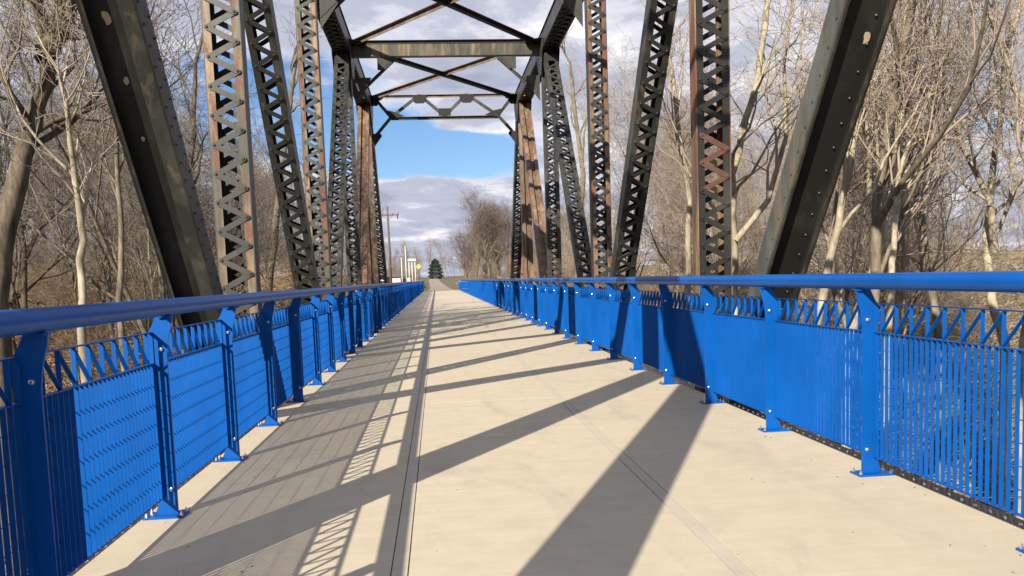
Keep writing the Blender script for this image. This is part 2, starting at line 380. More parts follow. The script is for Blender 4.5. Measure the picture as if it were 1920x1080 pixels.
def patch(part, x, y, z, r, seed, nrm, mat_):
    rr = random.Random(seed); nrm = Vector(nrm).normalized(); u = nrm.cross(Vector((1,0,0))).normalized(); v = Vector((1,0,0)); c_ = Vector((x,y,z)); k = 9
    ring = [c_ + (u*math.cos(6.283*i/k)*1.6 + v*math.sin(6.283*i/k))*r*rr.uniform(0.55,1.15) for i in range(k)]
    MB().add([p for p in ring]+[p+nrm*0.003 for p in ring], [tuple(range(k,2*k))]+[(i,(i+1)%k,k+(i+1)%k,k+i) for i in range(k)]).build('peeled_paint_patch', mat_, part)
# rivet rows on plates
rivet_src = MB().tube([(0,0,0),(0,-0.008,0),(0,-0.014,0)], [0.017,0.014,0.006], 6)
for si, xc in enumerate(XS):
    side = -1 if si == 0 else 1; inn = -side
    # verticals
    laced('laced_post', xc, (NODE(1), ZB), (NODE(1), ZC), 0.39, 0.20, 0.9, M_dark if si else M_flange, lace_m=M_dark if si else None, body_m=M_flange if si else None)
    laced('laced_post', xc, (NODE(2), ZB), (NODE(2), ZC), 0.365, 0.20, 0.9, M_flange, pitch=0.29)
    laced('laced_post', xc, (NODE(3), ZB), (NODE(3), ZC), 0.36, 0.22, None, M_gray, pitch=0.29)
    # diagonals
    laced('laced_diagonal', xc, (NODE(1)+0.05, ZC), (NODE(2)-0.2, ZB), 0.36, 0.24, 0.9, M_gray)
    laced('laced_diagonal', xc, (NODE(3)-0.05, ZC), (NODE(2)+0.2, ZB), 0.345, 0.22, None, M_gray, batten=0.75)
    near_diag = hsection('heavy_diagonal', xc, ((2.95 if si == 0 else 2.67), ZC), ((8.78 if si == 0 else 8.61), ZB), 0.385, 0.22, (inn,) if si == 0 else (), [M_dark, M_patina if si else M_dark, M_gray], -0.01)
    Pd, Qd = (xc, 2.95 if si == 0 else 2.67, ZC), (xc, 8.78 if si == 0 else 8.61, ZB)
    if si == 0: rivets_on(near_diag, Pd, Qd, [(0.193, -0.07, 1), (0.193, 0.07, 1)], 0.15)
    else: rivets_on(near_diag, Pd, Qd, [(-0.193, -0.07, -1), (0.12, -0.0185, 'n')], 0.21)
    dy_ = (Qd[1]-Pd[1])/(Pd[2]-Qd[2]); fn = Vector((0,-1,-dy_)).normalized()
    for q_, (zz_, xo_, r_2) in enumerate([(3.22, 0.06, 0.030), (2.86, 0.05, 0.022), (2.5, 0.055, 0.018)] if si == 0 else [(3.02, 0.10, 0.028)]):
        yc_ = Pd[1] + dy_*(Pd[2]-zz_); c_ = Vector((xc+xo_*(-1 if si == 0 else 1), yc_, zz_)) + fn*0.0192
        patch(near_diag, c_.x, c_.y, c_.z, r_2, 5+q_, fn, M_chip)
    hsection('heavy_diagonal', xc, (NODE(4)-0.2, ZC), (NODE(3)+0.2, ZB), 0.36, 0.28, (-1,1), [M_brown, M_brown, M_brown], -0.06)
    hsection('hanger_post', xc, (NODE(0), ZB), (NODE(0), ZC), 0.36, 0.26, (-1,1), [M_brown, M_brown, M_gray], -0.05)
    hsection('hanger_post', xc, (NODE(4), ZB), (NODE(4), ZC), 0.34, 0.26, (-1,1), [M_brown, M_brown, M_brown], -0.05)
    # end posts
    laced('end_post', xc, (NODE(4)+0.05, ZC), (NODE(5), ZB), 0.38, 0.34, None, M_dark, batten=0.6)
    hsection('end_post', xc, (NODE(0)+0.25, ZC), (NODE(-1)+0.30, ZB), 0.37, 0.32, (-1,1), [M_dark, M_gray, M_gray], -0.15)
    # top chord: cover plate, side channels, laced underside
    y0, y1 = NODE(0)-0.2, NODE(4)+0.25; hw = 0.215; ch = MB()
    ch.box((xc-hw-0.03, y0, ZT-0.002), (xc+hw+0.03, y1, ZT+0.012), 0)
    for s_ in (-1, 1):
        x0, x1 = sorted((xc+s_*hw, xc+s_*(hw-0.014))); ch.box((x0,y0,ZT-0.38),(x1,y1,ZT-0.003), 1)
        x0, x1 = sorted((xc+s_*(hw-0.0145), xc+s_*(hw-0.10))); ch.box((x0,y0,ZT-0.38),(x1,y1,ZT-0.366), 0)
    ch_o = ch.build('top_chord', [M_dark, M_gray if si else M_dark], truss)
    lac = MB(); k = int((y1-y0-0.2)/0.16); src = lace_bar_mesh(math.hypot(0.30, 0.16))
    for i in range(k):
        ya = y0+0.1+i*0.16; s_ = -1 if i % 2 else 1
        A = Vector((xc+s_*0.15, ya, ZT-0.388-(0.011 if i%2 else 0))); B = Vector((xc-s_*0.15, ya+0.16, A.z))
        lac.add(place_local(src, (A+B)/2, (B-A).normalized(), Vector((0,0,1))), src.f)
    lac.build('chord_lacing', M_dark, ch_o, kind='stuff')
    # bottom chord
    MB().box((xc-0.18,NODE(-1),ZB-0.16),(xc+0.18,NODE(5),ZB+0.14)).build('bottom_chord', M_dark, truss)
    # gusset plates at the top nodes, inner and outer faces, with rivets
    for k in range(0, 5):
        yk = NODE(k); mb = MB()
        wl = 0.62 if k in (0,4) else 0.55
        for s_ in (-1, 1):
            xo = xc + s_*(hw+0.006)
            prof = [(yk-wl, ZT-0.03),(yk+wl, ZT-0.03),(yk+wl, ZT-0.42),(yk+0.24, ZT-0.95),(yk-0.24, ZT-0.95),(yk-wl, ZT-0.42)]
            mb.prism(prof, 0, xo-0.006, xo+0.006)
            for (yy, zt2) in [(yk+a, ZT-0.1-b_) for a in (-0.45,-0.3,-0.15,0,0.15,0.3,0.45) for b_ in (0,0.22)] + [(yk+a, ZT-0.5-b_*0.12) for a in (-0.14,0.14) for b_ in range(4)]:
                mb.tube([(xo+s_*0.006,yy,zt2),(xo+s_*0.018,yy,zt2)], [0.017,0.009], 6)
        mb.build('gusset_plate', M_gray, truss)
# floor beams under the deck
for k in range(0, 5):
    MB().box((XS[0]-0.1, NODE(k)-0.13, -0.95),(XS[1]+0.1, NODE(k)+0.13, -0.705)).build('floor_beam', M_dark, truss)
XI = (XS[0]+0.225, XS[1]-0.225)      # inner faces of the chords
def angle_pair(mb, a, b, leg=0.075, mi=0):
    """two back-to-back angles: flat legs and a stem"""
    a = Vector(a); b = Vector(b); d = (b-a).normalized(); z = Vector((0,0,1)); side = d.cross(z).normalized(); upv = side.cross(d)
    mb.bar(a, b, side, leg*2, 0.013, mi)
    mb.bar(a-upv*(leg/2+0.006), b-upv*(leg/2+0.006), upv, leg, 0.018, mi)
# sway struts at the inner nodes
for k in (1, 2, 3):
    y = NODE(k); mb = MB(); zt_, zb_ = ZT-0.03, ZT-0.43
    mb.box((XI[0], y-0.006, zb_),(XI[1], y+0.006, zt_), 0)
    for zc_ in (zt_-0.006, zb_+0.006):
        mb.box((XI[0], y-0.085, zc_-0.006),(XI[1], y-0.0065, zc_+0.006), 1)
        mb.box((XI[0], y+0.0065, zc_-0.006),(XI[1], y+0.085, zc_+0.006), 1)
    mb.box((XI[0], y-0.018, zt_-0.075),(XI[1], y-0.0065, zt_-0.013), 1)
    st = mb.build('sway_strut', [M_web, M_dark], truss)
    for s_, xi in ((1, XI[0]), (-1, XI[1])):
        kb = MB(); zt2 = ZT-0.44
        angle_pair(kb, (xi+s_*1.05, y, zt2-0.02), (xi+s_*0.02, y, zt2-0.95), 0.06)
        kb.prism([(xi+s_*0.62, zt2-0.005),(xi+s_*1.15, zt2-0.005),(xi+s_*0.80, zt2-0.32),(xi+s_*0.62, zt2-0.32)][::s_], 1, y-0.05, y-0.04)
        kb.prism([(xi+s_*0.02, zt2-0.50),(xi+s_*0.46, zt2-0.50),(xi+s_*0.36, zt2-0.68),(xi+s_*0.02, zt2-1.15)][::s_], 1, y-0.05, y-0.04)
        kb.prism([(xi+s_*0.003, zt_),(xi+s_*0.35, zt_),(xi+s_*0.85, zb_),(xi+s_*0.003, zb_)][::s_], 1, y-0.105, y-0.095) if False else None
        kb.build('knee_brace', M_gray if s_ < 0 else M_dark, truss)
# portals at both ends
for k in (0, 4):
    y = NODE(k); zt_ = ZT-0.02; zb_ = 6.72; tp = MB()
    angle_pair(tp, (XI[0], y, zt_), (XI[1], y, zt_), 0.075); tp.build('portal_top_strut', M_tanbr, truss)
    bt = MB(); xl, xr = XI[0]+0.62, XI[1]-0.62
    angle_pair(bt, (xl, y, zb_), (xr, y, zb_), 0.08); bt.build('portal_bottom_strut', M_gray, truss)
    W_ = XI[1]-XI[0]; xm = (XI[0]+XI[1])/2; x3 = [XI[0]+W_*0.33, XI[0]+W_*0.655]
    segs = [((XI[0]+0.12, zt_-0.10),(xl, zb_)), ((xl, zb_),(x3[0], zt_)), ((x3[0], zt_),(xm, zb_)), ((xm, zb_),(x3[1], zt_)), ((x3[1], zt_),(xr, zb_)), ((xr, zb_),(XI[1]-0.12, zt_-0.10)),
            ((xl, zb_),(XI[0]+0.02, 6.05)), ((xr, zb_),(XI[1]-0.02, 6.05))]
    for (a, b_) in segs:
        g_ = MB(); A = Vector((a[0], y, a[1])); B = Vector((b_[0], y, b_[1]))
        g_.bar(A, B, Vector((0,1,0)), 0.09, 0.012); dd = (B-A).normalized(); nn = Vector((0,1,0)).cross(dd)
        g_.bar(A-Vector((0,0.051,0)), B-Vector((0,0.051,0)), nn, 0.105, 0.012); g_.build('portal_brace', M_gray, truss)
    gp = []
    for xg in x3: gp.append([(xg-0.24, zt_-0.02),(xg+0.24, zt_-0.02),(xg+0.22, zt_-0.20),(xg+0.13, zt_-0.28),(xg-0.13, zt_-0.28),(xg-0.22, zt_-0.20)])
    gp.append([(xm-0.20, zb_+0.26),(xm+0.20, zb_+0.26),(xm+0.20, zb_+0.02),(xm-0.20, zb_+0.02)])
    for s_, xb_ in ((1, xl), (-1, xr)):
        gp.append([(xb_-s_*0.20, zb_+0.24),(xb_+s_*0.10, zb_+0.18),(xb_+s_*0.45, zb_+0.03),(xb_, zb_-0.05)][::s_])
    for s_, xe in ((1, XI[0]), (-1, XI[1])):
        gp.append([(xe, zt_-0.02),(xe+s_*0.26, zt_-0.02),(xe+s_*0.26, zt_-0.24),(xe+s_*0.18, zt_-0.34),(xe, zt_-0.34)][::s_])
        gp.append([(xe, 6.20),(xe+s_*0.26, 6.20),(xe+s_*0.30, 6.12),(xe, 5.72)][::s_])
    for pr in gp: MB().prism(pr, 1, y-0.070, y-0.060).build('portal_gusset', M_black, truss)
# lateral bracing in the plane of the top chord
for k in range(0, 4):
    ya, yb = NODE(k)+0.12, NODE(k+1)-0.12
    mb = MB(); angle_pair(mb, (XI[0]+0.1, ya, ZT-0.10), (XI[1]-0.1, yb, ZT-0.10), 0.10); mb.build('lateral_brace', M_dark, truss)
    mb = MB(); angle_pair(mb, (XI[1]-0.1, ya, ZT-0.055), (XI[0]+0.1, yb, ZT-0.055), 0.10); mb.build('lateral_brace', M_tanbr, truss)
    mb = MB(); xm = (XI[0]+XI[1])/2; ym = (ya+yb)/2
    mb.box((xm-0.16, ym-0.2, ZT-0.083),(xm+0.16, ym+0.2, ZT-0.073)).build('crossing_plate', M_gray, truss)
    for kk, yy in ((0, ya), (1, yb)):
        for s_, xe in ((1, XI[0]), (-1, XI[1])):
            sg = 1 if kk == 0 else -1
            MB().prism([(xe, yy-sg*0.3),(xe+s_*0.3, yy-sg*0.3),(xe+s_*0.42, yy+sg*0.14),(xe, yy+sg*0.45)][::s_*sg], 2, ZT-0.135, ZT-0.125).build('lateral_gusset', M_dark, truss)

# ------------------------------------------------------------------ railings
P0, SP = 4.907, 1.524; KMIN, KMAX = -7, 62
def post_profile(s):
    # (x, z) outline of the plate, x measured outwards from the deck centre
    pts = [(2.135,0.012),(2.245,0.012),(2.262,0.03),(2.228,0.115),(2.228,0.90),(2.248,1.00),(2.250,1.075),(2.215,1.13),(2.183,1.20),(2.090,1.196),(2.100,1.14),(2.122,1.06),(2.135,0.97)]
    return [(s*x, z) for x, z in pts][::s]
def build_railing(side):
    s = side
    root = empty('bridge_railing', (0,0,0))
    tag(root, 'blue metal railing with vertical bars along the %s edge of the concrete deck' % ('left' if s < 0 else 'right'), 'railing', 'blue railings on both edges of the deck')
    # handrail tube, curving down and outwards at the far end
    ys_ = [P0+KMIN*SP] + [P0+k*SP*4 for k in range(-1, 16)] + [YEND]
    pts = [(s*2.13, y, 1.245) for y in ys_]
    pts += [(s*(2.13+0.12), YEND+0.7, 1.235),(s*(2.13+0.4), YEND+1.2, 1.14),(s*(2.13+0.55), YEND+1.45, 0.9),(s*(2.13+0.6), YEND+1.5, 0.0)]
    hb = MB(); hb.tube(pts, 0.0505, 20, 0)
    hr_ = hb.build('handrail', M_blue, root, smooth=True)
    for k in range(1, 9):
        y = P0 + k*SP*4 - 0.35 - (0 if s < 0 else 1.9)
        MB().tube([(s*2.13,y-0.003,1.245),(s*2.13,y+0.004,1.245)], 0.0513, 20).build('splice_ring', M_dark, hr_)
    # shared meshes
    pm = MB().prism(post_profile(s), 1, -0.006, 0.006)
    # narrow stiffener plate under the tube
    pm.box((min(s*2.095,s*2.17),-0.03,1.185),(max(s*2.095,s*2.17),0.03,1.193))
    post_me = pm.mesh('post', [M_blue])
    bp = MB(); xa, xb = sorted((s*2.09, s*2.325)); bp.box((xa,-0.065,0.001),(xb,0.065,0.0125)); base_me = bp.mesh('base_plate', [M_blue])
    anchor_me = MB().tube([(0,0,0.0125),(0,0,0.024),(0,0,0.0245),(0,0,0.036)], [0.011,0.011,0.006,0.006], 6).mesh('anchor_bolt', [M_bolt])
    bo = MB().tube([(s*2.165,-0.006,0),(s*2.165,-0.018,0),(s*2.165,-0.020,0)], [0.0125,0.0115,0.007], 8)
    bo.tube([(s*2.165,0.006,0),(s*2.165,0.020,0)], [0.013,0.011], 6)
    bolt_me = bo.mesh('bolt', [M_bolt])
    X0, X1 = sorted((s*2.2095, s*2.232)); xm = (X0+X1)/2; nb = 29; pitch = 0.0520; ztop, zmid, zlow = 1.098, 0.918, 0.118
    n_bays = 9; y_first = 0.762 - pitch*14
    bar_me = MB().box((X0,-0.0016,zlow),(X1,0.0016,zmid)).mesh('bar', [M_blue])
    tall_me = MB().box((X0,-0.0016,zmid+0.003),(X1,0.0016,ztop)).mesh('top_bar', [M_blue])
    dg = MB(); dg.bar((xm,0,ztop-0.004),(xm,pitch*3,zmid+0.006), Vector((1,0,0)), 0.0225, 0.0035); diag_me = dg.mesh('brace_bar', [M_blue])
    def rails_frame():
        f_ = MB(); ya, yb = 0.0095, SP-0.0095
        f_.box((X0-0.001,ya,ztop),(X1+0.001,yb,ztop+0.006)); f_.box((X0-0.001,ya,zmid-0.0035),(X1+0.001,yb,zmid+0.0035)); f_.box((X0-0.001,ya,zlow-0.006),(X1+0.001,yb,zlow))
        xr_ = s*2.2365
        for j in range(1, 7):
            z = zlow + j*(zmid-zlow)/7; f_.tube([(xr_,ya,z),(xr_,yb,z)], 0.0028, 4)
        # full-height end bars, added to block light at the gap and shade the posts
        for y in (0.0095, SP-0.0125): f_.box((X0-0.004,y,zlow-0.004),(X1+0.002,y+0.003,ztop))
        return f_
    def add_bars(f_):
        for i in range(nb):
            y = y_first+i*pitch; f_.box((X0,y-0.0016,zlow),(X1,y+0.0016,zmid))
            if i % 3 == 0:
                f_.box((X0,y-0.0016,zmid+0.003),(X1,y+0.0016,ztop))
                if i < nb-3: f_.bar((xm,y,ztop-0.004),(xm,y+pitch*3,zmid+0.006), Vector((1,0,0)), 0.0225, 0.0035)
        return f_
    frame_me = rails_frame().mesh('fence_panel', [M_blue]); 
    far = MB(); add_bars(far); far_me = far.mesh('grating_bars', [M_blue])
    for k in range(KMIN, KMAX+1):
        y = P0 + k*SP
        pnt = inst('post', post_me, root, (0, y, 0))
        inst('base_plate', base_me, pnt); 
        if k < 22:
            for ax in (2.105, 2.305):
                for ay in (-0.045, 0.045): inst('anchor_bolt', anchor_me, pnt, (s*ax, ay, 0))
            inst('bolt', bolt_me, pnt, (0,0,1.0)); inst('bolt', bolt_me, pnt, (0,0,0.165))
        if k == KMAX: break
        if k == 1 and False: pass
        pan = inst('fence_panel', frame_me, root, (0, y, 0))
        if -2 <= k <= 7:
            for i in range(nb):
                yy = y_first+i*pitch; inst('bar', bar_me, pan, (0, yy, 0))
                if i % 3 == 0:
                    inst('top_bar', tall_me, pan, (0, yy, 0))
                    if i < nb-3: inst('brace_bar', diag_me, pan, (0, yy, 0))
        else:
            g_ = inst('grating_bars', far_me, pan); g_['kind'] = 'stuff'
    return root
build_railing(-1); build_railing(1)

# ------------------------------------------------------------------ trees
class TreeGen:
    """bare tree: trunk (with limbs) and crown (twigs) as two meshes"""
    def __init__(s, seed, H=16, R=0.17, lean=(0,0), fork=0.35, dens=1.0, gnarl=0.16, twig=0.007, levels=4, path=None, first=0.22, origin=None, upb=0.14, spread=1.0):
        s.upb = upb; s.spread = spread
        s.r = np.random.default_rng(seed); s.tr = []; s.cr = []; s.H = H; s.g = gnarl; s.twig = twig; s.levels = levels; s.dens = dens; s.origin = origin
        if path is None:
            n = 9; pts = [np.zeros(3)]; d = np.array([lean[0], lean[1], 1.0]); d /= np.linalg.norm(d)
            for i in range(n):
                d = d + s.r.normal(0, gnarl*0.55, 3)*np.array([1,1,0.3]); d[2] = max(d[2], 0.6); d /= np.linalg.norm(d); pts.append(pts[-1]+d*H*0.8/n)
            pts = np.array(pts)
        else: pts = np.array(path, float)
        n = len(pts); rad = R*(1-np.linspace(0,1,n)*(0.80 if path is None else 0.62)); rad[0] *= 1.25
        s.tr.append((pts, rad, 8))
        L = H*(0.40 if path is None else 0.30)
        nb = int(9*dens)+3
        for j in range(nb):
            u = first + (1-first)*((j+s.r.uniform(0,.8))/nb); s.branch_from(pts, rad, u, L*(1.15-0.75*u), 1)
        s.child_tip(pts, rad, L*0.45)
    def at(s, pts, rad, u):
        x = u*(len(pts)-1); i = min(int(x), len(pts)-2); f = x-i
        return pts[i]*(1-f)+pts[i+1]*f, rad[i]*(1-f)+rad[i+1]*f, (pts[i+1]-pts[i])/np.linalg.norm(pts[i+1]-pts[i])
    def child_tip(s, pts, rad, L):
        for _ in range(2): s.branch_from(pts, rad, 0.999, L, 1)
    def branch_from(s, pts, rad, u, L, lev):
        p, r0, d = s.at(pts, rad, u)
        a = s.r.normal(0, 1, 3); a -= d*a.dot(d); a /= np.linalg.norm(a)
        ang = (s.r.uniform(0.32, 0.85) if lev < 3 else s.r.uniform(0.4, 1.05))*s.spread
        nd = d*math.cos(ang)+a*math.sin(ang); L = L*s.r.uniform(0.7, 1.2)
        r1 = max(min(r0*s.r.uniform(0.45, 0.70), L*0.023), s.twig)
        n = (7, 6, 5, 3, 2)[min(lev, 4)]; q = [p]; dd = nd/np.linalg.norm(nd)
        for i in range(n):
            dd = dd + s.r.normal(0, s.g*(0.8+0.35*lev), 3) + np.array([0,0,s.upb if lev < 3 else 0.05]); dd /= np.linalg.norm(dd); q.append(q[-1]+dd*L/n)
        q = np.array(q)
        if s.origin is not None and np.any((np.abs((q+s.origin)[:,0]) < 3.7) & ((q+s.origin)[:,1] < 100)): return
        rr = np.maximum(r1*(1-np.linspace(0,1,n+1)*0.78), s.twig*0.55)
        (s.tr if lev == 1 else s.cr).append((q, rr, (6,6,5,3,3)[min(lev,4)] if lev < 4 else 3))
        if lev < s.levels:
            k = {1: 6, 2: 5.2, 3: 3.2}[lev]*s.dens
            k = int(k + s.r.uniform(0, 1))
            for j in range(k):
                u = 0.15+0.85*((j+s.r.uniform(0,.9))/k); s.branch_from(q, rr, min(u, .99), L*(0.62 if lev < 3 else 0.55), lev+1)
    @staticmethod
    def tubes(lst, name, mats, mi=None):
        VV = []; FF = []; off = 0
        for pts, rad, n in lst:
            k = len(pts); d = np.gradient(pts, axis=0); d /= np.linalg.norm(d, axis=1)[:,None]+1e-9
            ref = np.array([0.3,0.9,0.2]) if abs(d[0][1]) < 0.85 else np.array([1.0,0,0])
            a = np.cross(d, ref); a /= np.linalg.norm(a, axis=1)[:,None]+1e-9; b_ = np.cross(d, a)
            th = np.arange(n)*2*math.pi/n
            ring = pts[:,None,:] + (a[:,None,:]*np.cos(th)[None,:,None] + b_[:,None,:]*np.sin(th)[None,:,None])*np.asarray(rad)[:,None,None]
            VV.append(ring.reshape(-1,3))
            i = np.arange(k-1)[:,None]*n; j = np.arange(n)[None,:]; j2 = (j+1)%n
            FF.append(np.stack([i+j, i+j2, i+n+j2, i+n+j], -1).reshape(-1,4)+off); off += k*n
        return np.concatenate(VV), np.concatenate(FF)
def fast_mesh(name, V, F, mats, smooth=True):
    me = bpy.data.meshes.new(name); k = F.shape[1]
    me.vertices.add(len(V)); me.vertices.foreach_set('co', np.asarray(V, np.float32).ravel())
    me.loops.add(F.size); me.loops.foreach_set('vertex_index', F.astype(np.int32).ravel())
    me.polygons.add(len(F)); me.polygons.foreach_set('loop_start', np.arange(0, F.size, k, dtype=np.int32))
    me.polygons.foreach_set('use_smooth', np.full(len(F), smooth))
    for m_ in mats: me.materials.append(m_)
    me.update(calc_edges=True); me.validate(); return me
def bark(name, a, b2, c2, sc=1.0):
    m, t, b = mat(name, 0.9, 0, 0.15); p = wpos(t)
    n_ = noise(t, mapping(t, p, (1,1,0.25)), 9*sc, 6, 0.7); n2_ = noise(t, p, 1.1, 4, 0.6)
    c = ramp(t, n_, [(0.32, a), (0.52, b2), (0.70, c2)])
    c = mixc(t, ramp(t, n2_, [(0.50,(0,0,0)),(0.66,(1,1,1))]), c, mixc(t, 0.55, c, a))
    t.links.new(c, b.inputs['Base Color']); bump(t, b, n_, 0.6, 0.02); return m
B_pale = bark('pale_bark', (0.14,0.12,0.09), (0.31,0.27,0.205), (0.46,0.41,0.315))
B_mid = bark('grey_brown_bark', (0.07,0.06,0.047), (0.165,0.142,0.108), (0.26,0.228,0.172))
B_dark = bark('dark_bark', (0.045,0.038,0.03), (0.11,0.092,0.07), (0.19,0.16,0.12))
T_pale = plain('tan_twigs', (0.28,0.235,0.185), 0.85, 0, 0.25, 0.8)
T_red = plain('reddish_twigs', (0.245,0.19,0.16), 0.85, 0, 0.25, 0.7)
T_mid = plain('brown_twigs', (0.165,0.138,0.110), 0.85, 0, 0.3, 0.8)
T_clump = plain('grey_brown_twigs', (0.150,0.118,0.098), 0.9, 0, 0.25, 0.6)
def make_variant(seed, **k):
    g = TreeGen(seed, **k); return TreeGen.tubes(g.tr, 'trunk', None), TreeGen.tubes(g.cr, 'crown', None)
variants = {}
def variant_meshes(key, bark_m, twig_m):
    kk = (key, bark_m.name, twig_m.name)
    if kk not in variants:
        (V1, F1), (V2, F2) = raw[key]
        variants[kk] = (fast_mesh('trunk', V1, F1, [bark_m]), fast_mesh('crown', V2, F2, [twig_m]))
    return variants[kk]
raw = {}
for i in range(9):
    raw['v%d' % i] = make_variant(100+i, H=13+1.0*(i % 5), R=0.10+0.015*(i % 4), lean=(0.12*math.sin(i*2.1), 0.1*math.cos(i*1.7)), dens=1.0+0.12*(i % 3), gnarl=0.14, levels=4, twig=0.0065, first=0.30+0.04*(i%3))
for i in range(3):
    raw['w%d' % i] = make_variant(300+i, H=13, R=0.22, dens=1.15, gnarl=0.16, levels=4, twig=0.012, first=0.16, spread=1.1, upb=0.12)
def add_tree(key, x, y, bark_m, twig_m, label, rz=0, sc=1.0, z=None, group=None, name='bare_tree', tilt=(0,0)):
    a, b_ = variant_meshes(key, bark_m, twig_m)
    r = empty(name, (x, y, float(ground(x, y))-0.1 if z is None else z), rz); r.rotation_euler = (tilt[0], tilt[1], rz); r.scale = (sc,)*3
    tag(r, label, 'tree', group)
    inst('trunk', a, r); inst('crown', b_, r); return r
def px2w(px, py, Y):       # helper for laying out trunks at a chosen distance
    d = fw*1518.3 + rt2*(px-960) - up2*(py-651.9); t_ = Y/d.y
    return (CAMP.x+d.x*t_, CAMP.z+d.z*t_)
# hand-laid near trees: polylines in the plane Y=const (pixels converted once to metres)
def guided(Y, pix, R, seed, bark_m, twig_m, label, dens=1.0, wob=0.5, first=0.25, extra=(), H=13, base_z=None):
    pts = []
    g0 = float(ground(px2w(pix[0][0], pix[0][1], Y)[0], Y))
    r_ = np.random.default_rng(seed)
    for i, (a, b_) in enumerate(pix):
        X, Z = px2w(a, b_, Y); pts.append([X, Y + wob*math.sin(i*0.9+seed), Z])
    pts = [[pts[0][0]-0.15*(pts[1][0]-pts[0][0]), pts[0][1], g0-0.2]] + pts
    o_ = np.array(pts[0]); P_ = np.array(pts)-o_
    # refine polyline
    q = [P_[0]]
    for i in range(len(P_)-1):
        for f in (0.34, 0.67, 1.0): q.append(P_[i]*(1-f)+P_[i+1]*f + (r_.normal(0,0.016,3) if f < 1 else 0))
    g = TreeGen(seed, H=H, R=R*0.86, dens=dens*0.85, path=q, first=first+0.17, gnarl=0.15, twig=0.0065, origin=o_)
    for (ex, er) in extra:
        E_ = np.array([[px2w(a, b_, Y)[0], Y+0.3*math.sin(j*1.3+er*40), px2w(a, b_, Y)[1]] for j, (a, b_) in enumerate(ex)])-o_
        rad = er*(1-np.linspace(0,1,len(E_))*0.7); g.tr.append((E_, rad, 7))
        for j in range(6): g.branch_from(E_, rad, 0.25+0.12*j, 2.8, 2)
    (V1, F1) = TreeGen.tubes(g.tr, '', None); (V2, F2) = TreeGen.tubes(g.cr, '', None)
    root = empty('bare_tree', tuple(o_)); tag(root, label, 'tree')
    inst('trunk', fast_mesh('trunk', V1, F1, [bark_m]), root); inst('crown', fast_mesh('crown', V2, F2, [twig_m]), root)
guided(14, [(8,560),(20,430),(38,290),(50,215),(75,150),(88,90)], 0.25, 11, B_dark, T_mid, 'thick dark leaning tree with forked trunk at the far left', 0.7, 0.3, 0.35,
       [([(82,110),(70,50),(62,0),(50,-120)], 0.16), ([(86,100),(105,50),(125,5),(150,-90)], 0.15), ([(48,230),(30,180),(8,120),(-20,60)], 0.06)], H=11)
guided(13, [(160,640),(150,520),(142,420),(128,300),(124,200),(122,140)], 0.085, 12, B_pale, T_pale, 'slender pale tree with side branches, second from the left edge', 0.8, 0.2, 0.3, H=9)
guided(17, [(215,560),(210,420),(205,300),(212,180),(205,60)], 0.085, 13, B_mid, T_mid, 'slim grey tree between pale tree and left heavy diagonal', 0.8, H=11)
guided(20, [(290,520),(288,400),(280,280),(284,160),(270,20)], 0.10, 14, B_mid, T_mid, 'straight brown tree just behind the left heavy diagonal', 0.8, H=12)
guided(34, [(500,560),(520,400),(540,250),(560,110),(590,-60)], 0.20, 15, B_mid, T_mid, 'grey brown tree seen between the first and second left truss posts', 0.8, H=11)
guided(24, [(350,540),(352,400),(372,260),(368,120),(395,-20)], 0.12, 16, B_dark, T_mid, 'dark tree between left heavy diagonal and first laced post', 0.8, H=13)
guided(15, [(1545,640),(1552,520),(1556,420),(1572,300),(1600,160),(1612,20)], 0.12, 21, B_pale, T_pale, 'pale trunk right beside the right heavy diagonal', 0.85, H=11)
guided(15.5, [(1590,640),(1608,540),(1632,430),(1640,360),(1690,240),(1700,120),(1730,-40)], 0.125, 22, B_pale, T_pale, 'pale leaning trunk, second to the right of heavy diagonal', 0.85, H=11,
       extra=[([(1640,370),(1622,280),(1600,180),(1590,60)], 0.06)])
guided(14, [(1640,630),(1645,520),(1668,440),(1700,330),(1745,240),(1790,100)], 0.085, 23, B_pale, T_pale, 'thin pale trunk leaning right, third right of heavy diagonal', 0.85, H=10)
guided(15, [(1855,650),(1852,560),(1868,470),(1890,350),(1895,230),(1880,90),(1900,-50)], 0.12, 24, B_pale, T_pale, 'forked pale trunk near the right edge of the photo', 0.9, H=11,
       extra=[([(1868,470),(1838,380),(1800,290),(1780,170),(1770,40)], 0.075)])
guided(17, [(1760,650),(1755,500),(1748,360),(1762,220),(1745,90),(1760,-60)], 0.12, 25, B_mid, T_red, 'grey trunk standing behind the leaning pale trunks at right', 0.9, H=12)
guided(16, [(1398,640),(1392,540),(1384,440),(1365,330),(1392,200),(1420,60),(1440,-60)], 0.13, 26, B_pale, T_pale, 'pale trunk seen right of the first right laced post', 0.85, H=12,
       extra=[([(1384,450),(1430,380),(1465,260),(1475,120),(1500,-20)], 0.07)])
guided(19, [(1300,620),(1296,500),(1288,380),(1262,260),(1250,130),(1225,0)], 0.11, 27, B_pale, T_red, 'pale trunk between the right laced diagonal and first post', 0.85, H=12)
guided(13, [(1930,640),(1915,520),(1900,420),(1922,300),(1905,150),(1890,10)], 0.10, 28, B_pale, T_pale, 'pale tree at the very right edge of the photo', 0.85, H=10)
guided(46, [(1080,560),(1085,440),(1092,330),(1080,220),(1070,110)], 0.26, 29, B_mid, T_pale, 'tree framed between second and third right laced posts', 0.9, H=14)
